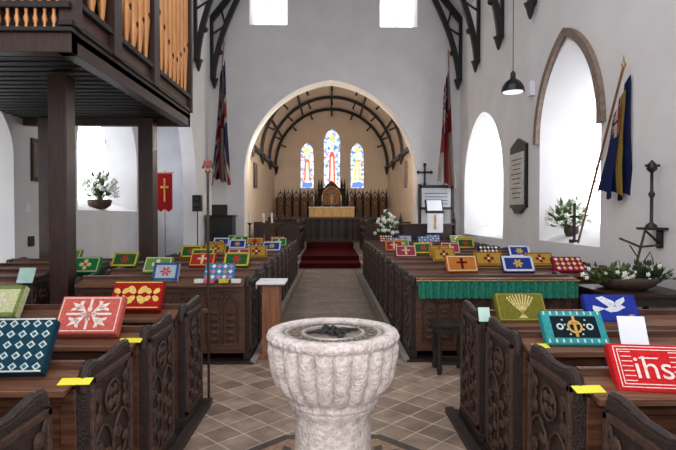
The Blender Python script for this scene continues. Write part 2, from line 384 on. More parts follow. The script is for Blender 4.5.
for s in(-0.85,-.45,.45,0.85):
    m=MB(); m.lathe([(0.09,0),(0.09,0.03),(0.03,0.06),(0.02,0.14),(0.045,0.18),(0.02,0.22),(0.05,0.28)],(cx+s,24.75,2.04),brass,12); m.lathe([(0.025,0.28),(0.022,0.55)],(cx+s,24.75,2.04),petal,10); m.obj('altar_candlestick')
m=MB(); m.lathe([(0.1,0),(0.08,0.05),(0.02,0.1),(0.018,0.2)],(cx,24.75,2.04),brass,12); m.bb(cx-.02,cx+.02,24.73,24.77,2.2,2.62,brass); m.bb(cx-.12,cx+.12,24.73,24.77,2.42,2.46,brass); m.obj('altar_cross')
m=MB()
for x0,x1 in((cx-2.7,cx-0.62),(cx-.6,cx+.6),(cx+0.62,cx+2.7)):
    m.bb(x0,x1,21.88,22.02,1.46,1.56,woodV); m.bb(x0,x1,21.92,21.98,0.515,0.64,woodV); m.bb(x0,x1,21.99,22.01,0.64,1.46,woodD)
    nb=max(4,int((x1-x0)/.2))
    for i in range(nb):
        x=x0+0.05+(x1-x0-0.1)*i/(nb-1); m.lathe([(0.03,0.64),(0.02,0.8),(0.04,0.95),(0.02,1.15),(0.03,1.46)],(x,21.95,0),woodV,8)
m.obj('communion_rail')
for s in(-1,1):
    for r in(0,1):
        m=MB(); xi=cx+s*(1.15+0.8*r); z0=0.3+0.12*r; ya,yb=17.6,20.6
        xa,xb=sorted((xi,xi+s*0.06)); m.bb(xa,xb,ya,yb,0.3,z0+0.85,woodE)
        xa,xb=sorted((xi-s*0.06,xi+s*0.25)); m.bb(xa,xb,ya,yb,z0+0.85,z0+0.9,woodV)
        xa,xb=sorted((xi+s*0.3,xi+s*0.62)); m.bb(xa,xb,ya,yb,z0+0.42,z0+0.46,woodV)
        for ye in(ya-0.06,yb):
            xa,xb=sorted((xi-s*0.05,xi+s*0.7)); m.bb(xa,xb,ye,ye+0.06,0.3,z0+1.0,woodE)
            m.ball((xi,ye+0.03,z0+1.1),(0.07,0.05,0.12),woodR)
        for i in range(6):
            m.tube([(xi-s*0.01,u,v) for u,v in archline(ya+0.25+i*0.5,0.18,0.75,0.98,6)],0.02,woodR,6)
        m.obj('choir_stall')
m=MB(); m.box((cx-CW+0.03,19.2,3.1),(0.06,0.7,0.9),black); m.box((cx-CW+0.06,19.2,3.1),(0.02,0.58,0.78),hood); m.obj('memorial_tablet')
m=MB(); m.box((cx+CW-0.03,19.8,3.2),(0.06,0.5,1.0),hood); m.box((cx+CW-0.06,19.8,3.2),(0.02,0.4,0.85),black); m.obj('memorial_tablet')
# ------------------------------------------------------------ pews
def tracery_yz(m,xf,s,ya,yb,za,zb,mat,r=0.009):
    x=xf+s*0.006; w=yb-ya; c=(ya+yb)/2
    for a,b,e,f in((ya,yb,za,za+.03),(ya,yb,zb-.03,zb),(ya,ya+.03,za,zb),(yb-.03,yb,za,zb)):
        m.bb(x-0.012,x+0.012,a,b,e,f,mat)
    h=zb-za; q=w/4-0.012
    for k in(-1,1):
        cc=c+k*(w/4-0.008)
        p=archline(cc,q,za+h*.48,za+h*.66,6)
        m.tube([(x,p[0][0],za+.03)]+[(x,u,v) for u,v in p]+[(x,p[-1][0],za+.03)],r,mat,5)
        for t in range(7):
            zz=za+h*(.08+.075*t); dy=q*.45*(1 if t%2 else -1)
            m.ball((x,cc+dy,zz),(0.012,q*.42,h*.042),mat,7,5)
        m.tube([(x,cc+q*.5*sin(t*1.1),za+.03+h*.055*t) for t in range(11)],r*.8,mat,5)
    R=w*.17; zc=za+h*.79
    m.tube([(x,c+R*cos(t*pi/8),zc+R*sin(t*pi/8)) for t in range(17)],r,mat,5)
    for t in range(4):
        a=pi/4+t*pi/2; m.ball((x,c+R*.5*cos(a),zc+R*.5*sin(a)),(0.012,R*.36,R*.36),mat,7,5)
    for k in(-1,1):
        for zz in(zc+R*.7,zc-R*.8): m.ball((x,c+k*w*.34,zz),(0.012,w*.08,h*.05),mat,7,5)
        m.tube([(x,c+k*w*.46,za+h*.6),(x,c+k*w*.3,zc),(x,c+k*w*.44,zb-.04)],r,mat,5)
def pew_mesh(x0,x1,front=False,aisle=1):
    m=MB()
    m.bb(x0,x1,0.0,0.03,0.1,0.90,woodP)
    n=max(1,round((x1-x0)/0.5))
    for i in range(n+1):
        x=x0+0.03+(x1-x0-0.06)*i/n; m.bb(x-.035,x+.035,-0.018,0,0.1,0.86,woodP)
        if front and i<n:
            xc=x+(x1-x0-.06)/n/2; hw=(x1-x0-.06)/n/2-.045
            for k in(-1,1):
                c=xc+k*hw/2
                p=archline(c,hw/2-.008,.58,.74,6)
                m.tube([(p[0][0],-.008,.2)]+[(u,-.008,v) for u,v in p]+[(p[-1][0],-.008,.2)],.011,woodR,5)
                for t in range(5): m.ball((c,-.004,.25+.075*t),(hw*.3,.012,.028),woodR,7,5)
            m.ball((xc,-.006,.73),(hw*.2,.014,.035),woodR,7,5)
    m.bb(x0,x1,-0.02,0,0.1,0.2,woodP); m.bb(x0,x1,-0.02,0,0.78,0.86,woodP)
    m.box(((x0+x1)/2,-0.0,0.893),(x1-x0,0.2,0.022),woodL,Matrix.Rotation(0.25,3,'X'))
    m.bb(x0,x1,-0.115,-0.09,0.855,0.885,woodL)
    m.bb(x0,x1,0.07,0.105,0.86,0.96,woodP)
    m.bb(x0,x1,0.03,0.42,0.43,0.465,woodP); m.bb(x0,x1,0.36,0.38,0.1,0.43,woodP)
    prof=[(.0,.06),(.0,.84),(.01,.9),(.03,.94),(.07,.95),(.15,.93),(.28,.93),(.42,.955),(.49,.95),(.51,.9),(.51,.06)]
    for xx,s in((x0,-1),(x1,1)):
        m.prism(prof,lambda u,v,w:(xx+s*w,u,v),0.055,woodE)
        if aisle in(s,0) :
            tracery_yz(m,xx+s*.055,s,.01,.49,.12,.9,woodR)
            m.tube([(xx+s*.03,u,v) for u,v in prof[1:10]],.022,woodE,6)
        m.bb(xx-.01,xx+.07,-.03,.52,.03,.1,woodE) if s>0 else m.bb(xx-.07,xx+.01,-.03,.52,.03,.1,woodE)
    return m
def place_pews(rows,x0,x1,aisle,front=False):
    mesh=None
    for i,y in enumerate(rows):
        if i==0 and front:
            o=pew_mesh(x0,x1,True,aisle).obj('pew',0.004)
        elif mesh is None:
            o=pew_mesh(x0,x1,False,aisle).obj('pew',0.004); mesh=o.data
        else:
            o=bpy.data.objects.new('pew',mesh); bpy.context.collection.objects.link(o)
            b=o.modifiers.new('bevel','BEVEL'); b.width=.004; b.segments=1; b.limit_method='ANGLE'
        o.location=(0,y,0)
RL=[1.55,2.38,3.15,3.95]; RR=[1.48,2.24,2.98,3.66]
FL=[5.84+0.80*i for i in range(11)]; FR=[5.9+0.80*i for i in range(11)]
place_pews(RL,-4.6,-1.16,1)
place_pews(RR,1.12,3.85,-1)
place_pews(FL,-2.8,-0.96,1,True)
place_pews(FL[:4],-5.05,-3.4,1)
place_pews(FR[:1],0.98,2.75,-1,True)
place_pews(FR[1:],0.98,3.75,-1)
for nm,a in (('l',(-4.75,-1.06,1.3,4.55)),('r',(1.0,3.98,1.2,4.3)),('fl',(-2.9,-0.84,5.72,14.5)),('fr',(0.86,3.9,6.6,14.6)),('fr',(0.86,2.9,5.78,6.6)),('fx',(-5.15,-3.28,5.72,8.9))):
    m=MB(); m.bb(a[0],a[1],a[2],a[3],0.0,0.03,woodD)
    if nm!='fx':
        xe=a[1] if 'l' in nm else a[0]; m.bb(xe-.04,xe+.03,a[2],a[3],0,0.05,stone if 'f' in nm else woodE)
    m.obj('pew_platform',0.004)
# ------------------------------------------------------------ kneelers
T2=0.035
def disc(m,cx_,cz,r,mat,lay,n=14,rz=None):
    rz=rz or r
    pts=[(cx_+r*cos(2*pi*i/n),-T2-0.0015*lay,cz+rz*sin(2*pi*i/n)) for i in range(n)]
    m.add(pts,[list(range(n))],mat)
def pl(m,pts,mat,lay): m.add([(a,-T2-0.0015*lay,b) for a,b in pts],[list(range(len(pts)))],mat)
def rect(m,a,b,c,d,mat,lay): pl(m,[(a,c),(b,c),(b,d),(a,d)],mat,lay)
def ring(m,w,h,mat,ins,th,lay):
    a,b,c,d=-w/2+ins,w/2-ins,ins,h-ins
    rect(m,a,b,c,c+th,mat,lay);rect(m,a,b,d-th,d,mat,lay);rect(m,a,a+th,c,d,mat,lay);rect(m,b-th,b,c,d,mat,lay)
def petal4(m,c,R,mat,lay,n=4,a0=0,wd=.38):
    for i in range(n):
        a=a0+2*pi*i/n; d=Vector((cos(a),sin(a)));e=Vector((-sin(a),cos(a)))
        pts=[Vector(c)+d*R*t+e*R*wd*u for t,u in((.05,0),(.35,-.7),(.7,-1),(.95,-.6),(1,0),(.95,.6),(.7,1),(.35,.7))]
        pl(m,[tuple(p) for p in pts],mat,lay)
def text_into(m,body,size,loc,mat,lay):
    cu=bpy.data.curves.new('t','FONT'); cu.body=body; cu.size=size; cu.align_x='CENTER'
    o=bpy.data.objects.new('t',cu); bpy.context.collection.objects.link(o)
    dg=bpy.context.evaluated_depsgraph_get(); me=bpy.data.meshes.new_from_object(o.evaluated_get(dg))
    m.add([(loc[0]+v.co.x,-T2-.0015*lay,loc[1]+v.co.y) for v in me.vertices],[list(p.vertices) for p in me.polygons],mat)
    bpy.data.objects.remove(o); bpy.data.curves.remove(cu)
def dsg_plain(m,w,h,c2,c3): 
    ring(m,w,h,c2,.015,.012,1); petal4(m,(0,h/2),h*.32,c2,1); disc(m,0,h/2,h*.08,c3,2)
def dsg_cross(m,w,h,c2,c3):
    ring(m,w,h,c3,.012,.01,1); rect(m,-.018,.018,h*.16,h*.84,c2,1); rect(m,-.07,.07,h*.5,h*.62,c2,1)
def dsg_border(m,w,h,c2,c3):
    ring(m,w,h,c2,.0,.03,1); petal4(m,(0,h/2),h*.28,c3,1,6,0,.25)
def dsg_diamond(m,w,h,c2,c3):
    for i in range(-2,3):
        for j in range(3):
            u=i*w*.19; v=h*(.2+.3*j); r=h*.12; pl(m,[(u-r,v),(u,v-r),(u+r,v),(u,v+r)],c2 if (i+j)%2 else c3,1)
def dsg_lattice(m,w,h,c2,c3):
    n=8
    for i in range(n):
        for j in range(5):
            u=-w/2+w*(i+.5)/n; v=h*(j+.5)/5; r=.02
            pl(m,[(u-r,v),(u,v-r),(u+r,v),(u,v+r)],c2,1); pl(m,[(u-r*.55,v),(u,v-r*.55),(u+r*.55,v),(u,v+r*.55)],c3,2)
    rect(m,-w/2,w/2,0,.008,c2,3); rect(m,-w/2,w/2,h-.008,h,c2,3)
def dsg_red(m,w,h,c2,c3):
    ring(m,w,h,c2,.014,.006,1)
    for a in range(4):
        t=pi/4+a*pi/2; R=h*.52; d=Vector((cos(t)*1.25,sin(t)*.85)); e=Vector((-sin(t),cos(t)))
        c=Vector((0,h/2)); pl(m,[tuple(c+d*.02),tuple(c+d*R*.55-e*.022),tuple(c+d*R),tuple(c+d*R*.55+e*.022)],c2,1)
        for q in(-1,1): pl(m,[tuple(c+d*R*.45),tuple(c+d*R*.7+e*q*.05),tuple(c+d*R*.78+e*q*.03),tuple(c+d*R*.6)],c2,1)
    rect(m,-.008,.008,h*.1,h*.9,c2,2); rect(m,-w*.36,w*.36,h*.47,h*.53,c2,2)
    petal4(m,(0,h/2),h*.2,c2,2,4,0,.3); disc(m,0,h/2,h*.06,c3,3)
def dsg_gold(m,w,h,c2,c3):
    for k in(-1,0,1):
        petal4(m,(k*w*.31,h/2),h*.4 if k==0 else h*.3,c2,1,4,pi/4,.3); disc(m,k*w*.31,h/2,h*.07,c3,2)
    rect(m,-w/2+.01,w/2-.01,.01,.018,c2,1); rect(m,-w/2+.01,w/2-.01,h-.018,h-.01,c2,1)
def dsg_turq(m,w,h,c2,c3):
    rect(m,-w/2+.045,w/2-.045,.04,h-.04,c3,1)
    for i in range(9):
        rect(m,-w/2+.01+i*w/9,-w/2+.02+i*w/9,.008,.032,c2,1); rect(m,-w/2+.01+i*w/9,-w/2+.02+i*w/9,h-.032,h-.008,c2,1)
    g=fab((214,170,90)); disc(m,0,h*.5,h*.2,g,2); disc(m,0,h*.5,h*.14,c3,3); rect(m,-.008,.008,h*.2,h*.82,g,4); rect(m,-.035,.035,h*.56,h*.6,g,4)
    for k in(-1,1):
        disc(m,k*w*.24,h*.5,h*.1,c2,2,8); disc(m,k*w*.24,h*.5,h*.05,c3,3,8)
        for t in range(4): disc(m,k*(w*.1+.01*t),h*(.28+.14*t),.006,c2,2,6)
def dsg_ihs(m,w,h,c2,c3):
    for k in range(2): ring(m,w,h,c2,.016+.014*k,.004,1)
    for i in range(7):
        v=h*(.2+.1*i); rect(m,-w*.38,-w*.24,v,v+.004,c2,1); rect(m,w*.24,w*.38,v,v+.004,c2,1)
    text_into(m,'ihs',h*.66,(0,h*.26),c2,2); rect(m,-.05,.03,h*.66,h*.69,c2,3)
def dsg_dove(m,w,h,c2,c3):
    pl(m,[(-w*.16,h*.42),(-w*.05,h*.32),(w*.1,h*.36),(w*.2,h*.46),(w*.26,h*.5),(w*.2,h*.58),(w*.08,h*.52),(-w*.05,h*.52)],c2,1)
    pl(m,[(-.02,h*.5),(.04,h*.5),(.02,h*.72),(-.05,h*.9),(-.1,h*.84),(-.06,h*.66)],c2,2)
    pl(m,[(.0,h*.5),(.05,h*.52),(.1,h*.74),(.1,h*.88),(.04,h*.74)],c2,2)
    pl(m,[(-w*.13,h*.45),(-w*.36,h*.56),(-w*.38,h*.42),(-w*.34,h*.3)],c2,2)
    rect(m,w*.28,w*.38,h*.2,h*.24,c3,2)
def dsg_wheat(m,w,h,c2,c3):
    ring(m,w,h,c3,.01,.004,1)
    for k in range(-4,5):
        a=k*.15; dx,dz=sin(a),cos(a)
        pl(m,[(-.003-dx*h*.25,h*.1),(.003-dx*h*.25,h*.1),(.004+dx*h*.5,h*.36+dz*h*.3),(-.004+dx*h*.5,h*.36+dz*h*.3)],c2,1)
        for t in range(4): disc(m,dx*h*(.44+.09*t),h*.36+dz*h*(.26+.09*t),.006,c2,2,6,.012)
    rect(m,-.022,.022,h*.33,h*.39,c3,3)
def kneeler(x,y,z,w,h,base,design,c2,c3,rz=0,lean=0.62):
    m=MB(); b=fab(base)
    m.M=Matrix.Translation((x,y,z))@Matrix.Rotation(rz,4,'Z')@Matrix.Rotation(-lean,4,'X')
    r=.012
    def inset(q): return [(-w/2+q,q),(w/2-q,q),(w/2-q,h-q),(-w/2+q,h-q)]
    layers=[(-T2,r),(-T2+r*.4,r*.3),(-T2+r,0),(T2-r,0),(T2-r*.4,r*.3),(T2,r)]
    vs=[]
    for yy,q in layers: vs+=[(a,yy,c) for a,c in inset(q)]
    fs=[(0,1,2,3),(20,23,22,21)]
    for L in range(5):
        for i in range(4): fs.append((L*4+i,(L+1)*4+i,(L+1)*4+(i+1)%4,L*4+(i+1)%4))
    m.add(vs,fs,b)
    design(m,w,h,fab(c2),fab(c3))
    return m.obj('kneeler',recalc=False)
LZ=.925
def kpx(pxc,y0,w,h,*a,dz=0,**k): return kneeler(kx(pxc,y0),y0-.02,LZ+dz,w,h,*a,**k)
kpx(0,RL[1],.42,.26,(20,58,74),dsg_lattice,(196,206,200),(40,100,116),rz=.05)
kpx(88,RL[2],.38,.25,(204,98,86),dsg_red,(244,222,212),(214,120,104))
kpx(136,RL[3],.38,.24,(164,26,26),dsg_gold,(232,196,104),(120,20,24))
kpx(-2,RL[3]-.1,.34,.25,(206,208,160),dsg_border,(120,140,80),(220,216,190),dz=-.03)
kpx(660,RR[1]-.02,.33,.225,(206,36,40),dsg_ihs,(244,224,216),(150,20,24),rz=-.14,lean=.7,dz=-.05)
kpx(579,RR[2],.355,.22,(58,158,160),dsg_turq,(204,226,216),(20,32,42),rz=-.06,lean=.7,dz=-.035)
kpx(524,RR[3],.35,.225,(116,114,40),dsg_wheat,(226,206,140),(190,160,80),lean=.64,dz=-.04)
kpx(616,RR[3],.36,.22,(40,58,156),dsg_dove,(226,232,240),(220,180,60),rz=-.1,lean=.65,dz=-.045)
pal=[((30,120,70),(230,220,150),(200,60,60)),((180,50,46),(235,215,170),(240,200,90)),((40,60,140),(220,226,236),(220,180,70)),((60,130,170),(226,232,226),(230,120,130)),((190,150,60),(130,40,40),(240,230,200)),((150,30,60),(235,200,90),(230,230,230)),((40,100,60),(220,190,60),(200,60,50)),((200,120,50),(90,30,30),(240,230,190)),((110,150,80),(236,226,180),(150,60,60)),((24,40,90),(230,190,70),(240,240,240)),((170,190,200),(60,90,140),(200,80,90)),((160,60,70),(230,210,160),(240,240,240))]
ds=[dsg_plain,dsg_cross,dsg_border,dsg_diamond]
def rk(pxc,y0,i,w=.36,h=.235): b,c,e=pal[i%12]; kpx(pxc,y0,w,h,b,ds[(i*3)%4 if i>3 else i],c,e,rz=random.uniform(-.08,.08),lean=random.uniform(.55,.75),dz=-.02)
rk(219,FL[0],3,.34,.22); rk(166,FL[0],10,.28,.22)
rk(86,FL[1],0); rk(125,FL[2],6)
for j,y in enumerate(FL[1:]):
    xs=[-1.25,-1.85,-2.45] if j%2 else [-1.4,-2.1]
    for q,x in enumerate(xs):
        if random.random()<.15: continue
        rk(330+(x+random.uniform(-.12,.12))/y*F,y,(j*5+q*7+1)%12)
rk(463,FR[1],7,.4); rk(520,FR[1],2,.4); rk(572,FR[1],5,.4)
rk(445,FR[3],4); rk(490,FR[2],4,.4); rk(543,FR[2],4,.4)
for j,y in enumerate(FR[3:]):
    xs=[1.4,2.05,2.7,3.3] if j%2 else [1.7,2.4,3.05]
    for q,x in enumerate(xs):
        if j==0 and q==0 or random.random()<.2: continue
        rk(330+(x+random.uniform(-.12,.12))/y*F,y,(j*7+q*5+4)%12)
rk(70,FL[3],8)
def sheet(name,x,y,z,w,h,mat,rx=0,rz=0):
    m=MB(); m.M=Matrix.Translation((x,y,z))@Matrix.Rotation(rz,4,'Z')@Matrix.Rotation(rx,4,'X')
    m.bb(-w/2,w/2,-h/2,h/2,0,.003,mat); return m.obj(name)
def shpx(px,y0,mat,w=.13,h=.055): sheet('service_sheet',kx(px,y0-.03),y0-.03,.898,w,h,mat,.25,.06)
shpx(76,RL[1],papery,.14); shpx(131,RL[2],papery); shpx(592,RR[1],papery,.13); shpx(543,RR[2],papery,.09,.05)
sheet('prayer_card',kx(641,RR[2]-.1),RR[2]-.06,.985,.15,.18,paper,1.15,-.12)
mint=noisy('mint',(160,200,190),(200,226,216),nscale=9,bump=0)
sheet('prayer_card',kx(484,RR[3]),RR[3]-.03,.95,.08,.1,mint,1.2,0)
sheet('prayer_card',kx(30,FL[0]),FL[0]-.03,.98,.18,.18,mint,1.1,0)
for i,(px,c) in enumerate([(212,(220,110,130)),(226,(230,200,60)),(202,(240,235,225)),(238,(240,235,225))]):
    m=MB(); m.box((kx(px,FL[0]),FL[0]-.11,.0+.90+.025),(.1,.07,.04),fab(c)); m.obj('hymn_book')
m=MB(); cm=noisy('teal_curtain',(18,96,78),(32,132,106),nscale=30,rough=.85,bump=.2)
vs=[];n=150
for i in range(n+1):
    x=0.98+1.8*i/n; dy=.018*sin(i*.9); vs+=[(x,5.9-.135+dy,.92),(x,5.9-.14+dy*1.5,.72)]
m.add(vs,[(2*i,2*i+2,2*i+3,2*i+1) for i in range(n)],cm,True)
m.tube([(0.96,5.765,.915),(2.8,5.765,.915)],.009,brass,8)
m.bb(.98,2.78,5.78,5.96,.925,.935,woodL)
m.obj('pew_curtain',recalc=False)
# ------------------------------------------------------------ font
FY=3.0; FX=kx(333,3.0)
m=MB()
lob=22
def rf(a,j,z):
    w=.006*sin(a*5+z*31)+.004*sin(a*13-z*70)
    if .61<z<.925:
        return 1+w+.13*(abs(cos(a*lob/2))**.5-.8)*min(1,(1-(z-.61)/.315)*9+.2)*min(1,.45+(z-.61)*6)
    return 1+.006*sin(a*37+z*90)+w*.6
prof=[(.245,.575),(.262,.585),(.265,.60),(.25,.612),(.262,.622),(.285,.64),(.308,.665),(.328,.70),(.348,.75),(.36,.80),(.368,.85),(.37,.89),(.37,.912),(.364,.922),(.360,.93),(.373,.936),(.378,.955),(.376,.975),(.368,.985),(.33,.99),(.30,.987),(.298,.968)]
m.lathe(prof,(FX,FY,0),fontm,264,rf,cap=False)
lid0=noisy('font_lid',(112,98,88),(160,142,126),nscale=16,rough=.4,bump=.3)
m.lathe([(.299,.972),(.28,.968),(0.001,.968)],(FX,FY,0),lid0,48,cap=False)
m.lathe([(.20,.575),(.215,.56),(.235,.575)],(FX,FY,0),fontm,64,cap=False)
m.lathe([(.36,0),(.36,.1),(.33,.12),(.30,.16),(.26,.2),(.225,.24),(.215,.3),(.212,.48),(.222,.53),(.245,.555),(.248,.575)],(FX,FY,0),fontm,96,lambda a,j,z:1+.03*abs(cos(a*6))*(.25<z<.52)+.006*sin(a*5+z*20))
m.lathe([(.47,0),(.47,.06),(.44,.08),(.3,.08)],(FX,FY,0),fontm,8,smooth=False)
lidg=noisy('lid_lead_grey',(150,148,144),(196,192,186),nscale=20,rough=.35,bump=.2,metal=.3); lidd=noisy('lid_dark',(38,32,32),(64,56,52),nscale=20,rough=.4,bump=.2)
m.lathe([(.282,.968),(.282,.976),(.262,.978),(.262,.969)],(FX,FY,0),lidg,48,cap=False)
m.lathe([(.182,.968),(.182,.975),(.166,.976),(.166,.969)],(FX,FY,0),lidg,48,cap=False)
def flatd(r0,a0,dr,da,z,mt): m.add([(FX+(r0+x)*cos(a0+y),FY+(r0+x)*sin(a0+y),z) for x,y in((-dr,0),(0,da),(dr,0),(0,-da))],[(0,1,2,3)],mt)
for i in range(20):
    a=2*pi*i/20; flatd(.222,a,.032,.11,.9715,lidd); flatd(.222,a,.016,.055,.973,lidg); flatd(.245,a+pi/20,.012,.05,.973,brass); flatd(.196,a+pi/20,.01,.05,.973,brass)
for i in range(60):
    a=2*pi*i/60; m.ball((FX+.372*cos(a),FY+.372*sin(a),.956),(.013,.013,.014),fontm,6,4)
for i in range(4):
    a=i*pi/2+.3
    m.tube([(FX,FY,.985),(FX+.15*cos(a),FY+.15*sin(a),.98)],.009,iron,6)
    for s in(-1,1):
        pts=[]
        for t in range(14):
            th=t*.42; r=.036*(1-t/18)
            bx,by=.075+ r*cos(th)-.01, s*(.02+r*sin(th)*.9)
            pts.append((FX+bx*cos(a)-by*sin(a),FY+bx*sin(a)+by*cos(a),.980))
        m.tube(pts,.006,iron,5)
    m.ball((FX+.14*cos(a),FY+.14*sin(a),.98),(.02,.02,.008),iron)
m.lathe([(.04,.97),(.035,.985),(.015,.99),(.025,1.0),(.0,1.015)],(FX,FY,0),iron,16)
m.obj('baptismal_font')
m=MB(); blk=noisy('inlay_dark',(58,50,46),(84,74,66),nscale=8,rough=.5,bump=.1)
for r0,r1,mt,zt in((.86,.94,blk,.004),(.60,.86,noisy('inlay_tile',(130,100,80),(168,138,114),nscale=25,rough=.5,bump=.1),.003),(.56,.60,blk,.004)):
    vs=[];n=8
    for i in range(n):
        a=pi/8+2*pi*i/n
        vs+=[(FX+r0*cos(a),FY+r0*sin(a),zt),(FX+r1*cos(a),FY+r1*sin(a),zt)]
    m.add(vs,[(2*i,2*i+1,(2*i+3)%(2*n),(2*i+2)%(2*n)) for i in range(n)],mt)
for i in range(40):
    a=2*pi*i/40
    m.add([(FX+(.71+dr)*cos(a+da),FY+(.71+dr)*sin(a+da),.006) for dr,da in((-.06,0),(0,.05),(.06,0),(0,-.05))],[(0,1,2,3)],blk)
m.obj('font_floor_inlay',recalc=False)
m=MB(); bt=noisy('border_tile_brown',(96,70,54),(130,100,80),nscale=14,rough=.5,bump=.1)
for x in(-.78,.74):
    for i in range(70):
        y=5.95+i*.142; m.bb(x-.035,x+.035,y,y+.136,0,.003,bt if i%2 else blk)
m.obj('aisle_border_tiles')
# ------------------------------------------------------------ organ gallery
GX=-2.4; G0=4.9; G1=9.0; GZ=3.2
m=MB()
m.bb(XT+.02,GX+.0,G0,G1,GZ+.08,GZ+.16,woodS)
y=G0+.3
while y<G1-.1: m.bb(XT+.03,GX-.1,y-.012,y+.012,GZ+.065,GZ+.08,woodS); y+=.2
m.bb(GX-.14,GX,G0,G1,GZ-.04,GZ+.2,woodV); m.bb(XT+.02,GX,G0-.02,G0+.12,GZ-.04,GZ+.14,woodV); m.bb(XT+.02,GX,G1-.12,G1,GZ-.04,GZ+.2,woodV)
m.bb(GX-.1,GX+.03,G0-.05,G1,GZ+.2,GZ+.25,woodD); m.bb(XT+.02,GX+.03,G0-.06,G0+.05,GZ+.14,GZ+.18,woodD)
x=GX-.16
while x>-4.4:
    m.lathe([(.018,.18),(.012,.22),(.026,.27),(.014,.32),(.018,.36)],(x,G0,GZ),goldP,8); x-=.085
m.bb(XT+.02,GX,G0-.05,G0+.06,GZ+.36,GZ+.42,woodD)
x=GX-.14
while x>-4.4:
    m.lathe([(.012,.42),(.034,.52),(.034,2.6)],(x,G0+.03,GZ),goldP,10); x-=.082
ps=[G0,5.85,7.15,G1]
for i,y in enumerate(ps):
    m.bb(GX-.12,GX+.05,y-(.0 if i==0 else .09),y+(.12 if i<3 else 0),GZ+.2,6.6,woodV)
for i in range(3):
    a=ps[i]+.12; b=ps[i+1]-.09
    m.bb(GX-.08,GX-.02,a,b,GZ+.25,GZ+.42,woodP)
    m.bb(GX-.1,GX+.04,a,b,GZ+.42,GZ+.48,woodD)
    n=max(3,int((b-a)/.2))
    for k in range(n):
        yy=a+(b-a)*(k+.5)/n; r=min(.062,(b-a)/n*.34)
        zb=GZ+.48; ml=zb+.3+.14*abs(k-(n-1)/2)
        m.lathe([(r*.35,zb),(r,ml-.04),(r,ml),(r*.9,ml+.02),(r,ml+.05),(r,6.3)],(GX-.04,yy,0),goldP,14)
        m.ball((GX-.04+r*.75,yy,ml+.02),(r*.45,r*.5,r*.9),woodD,8,5)
m.bb(XT+.05,GX-.16,G0+.1,G1-.05,GZ+.2,5.2,woodD)
m.bb(XL+.02,GX-.16,G0+.1,G1-.05,5.2,6.6,woodD)
m.bb(GX-.14,GX+.04,G0-.04,G1,6.5,6.7,woodV)
for (px_,dd,w) in((-3.1,6.08,.21),(-3.04,8.75,.24),(-4.72,8.75,.18)):
    m.bb(px_-w/2,px_+w/2,dd-w/2,dd+w/2,0,GZ+.05,woodV); m.bb(px_-w/2-.03,px_+w/2+.03,dd-w/2-.03,dd+w/2+.03,0.03,.15,woodV)
m.obj('organ_gallery',.006)
# ------------------------------------------------------------ staffs, flags, banner
m=MB(); x,y=-1.08,4.62
m.tube([(x,y,.0),(x,y,2.02)],.012,woodV,8); m.ball((x,y,2.04),.025,brass); m.tube([(x-.045,y,2.06),(x-.03,y,2.12),(x,y,2.06),(x+.03,y,2.12),(x+.045,y,2.06)],.009,iron,6)
m.box((x,y,2.1),(.07,.015,.06),noisy('staff_head',(120,40,40),(150,70,60),nscale=9)); m.box((x-.03,y,.8),(.06,.03,.03),brass); m.obj('churchwarden_staff')
R_=(134,40,46);WH_=(176,168,160);B_=(34,40,74)
def jack(u,v):
    x=(u-.5)*2; y=(v-.5)
    if abs(x)<.1 or abs(y)<.1: return R_
    if abs(x)<.17 or abs(y)<.17: return WH_
    d=abs(abs(x)*.5-abs(y))
    if d<.035: return R_
    if d<.1: return WH_
    return B_
def george(u,v):
    if u<.42 and v>.5: return jack(u/.42,(v-.5)*2)
    if abs(u-.5)<.08 or abs(v-.5)<.09: return R_
    return (170,160,150)
def legion(u,v):
    if u<.3 and v>.5: return jack(u/.3,(v-.5)/.5)
    if abs(v-.42)<.05: return (140,116,50)
    return (26,34,74)
def drape(name,pole,TL,TR,BL,BR,folds,amp,cf,rot=0,prod=.018,nu=60,nv=50):
    m=MB(); p0,p1=[Vector(p) for p in pole]; m.tube([p1,p0],prod,woodM,8); m.lathe([(.02,-.02),(.035,.02),(.02,.05),(.0,.16)],tuple(p0),brass,8)
    TL,TR,BL,BR=[Vector(p) for p in(TL,TR,BL,BR)]
    P=[]
    for j in range(nv+1):
        t=j/nv
        for i in range(nu+1):
            s=i/nu; ph=s*folds*2*pi
            s2=s+.35/folds*sin(2*ph+.6)*.35
            p=TL.lerp(TR,s2).lerp(BL.lerp(BR,s2),t)
            p=p+Vector((.03*sin(t*5+s*3)*t,amp*(.5+.5*t)*sin(ph+1.3*t),.06*sin(ph)*t-.1*t*t*s)); P.append(p)
    q=nu+1; byc={}
    for j in range(nv):
        for i in range(nu):
            c=cf(j/nv*.8+.2*i/nu, 1-(i+.5)/nu) if rot else cf((i+.5)/nu,1-(j+.5)/nv)
            byc.setdefault(c,[]).append((j*q+i,j*q+i+1,(j+1)*q+i+1,(j+1)*q+i))
    for c,fs in byc.items():
        used=sorted({k for f in fs for k in f}); mp={k:n for n,k in enumerate(used)}
        m.add([P[k] for k in used],[[mp[k] for k in f] for f in fs],fab(c),True)
    return m.obj(name,recalc=False)
def P3(px,py,d): return (kx(px,d),d,kz(py,d))
drape('union_flag',(P3(225,46,15.5),P3(213,186,15.7)),P3(221,76,15.4),P3(226,62,15.35),P3(213,176,15.35),P3(229,181,15.35),3,.14,jack,1)
drape('st_george_flag',(P3(448,54,15.5),P3(454,190,15.6)),P3(444,88,15.4),P3(449,66,15.35),P3(439,182,15.35),P3(456,186,15.35),3,.14,george,1)
drape('standard_flag',((kx(632,6.9)-.1,6.9,kz(66,6.9)),(4.03,8.38,1.2)),P3(616,116,7.05),P3(630,76,6.88),P3(604,194,7.15),P3(628,190,6.95),2.6,.11,legion,1)
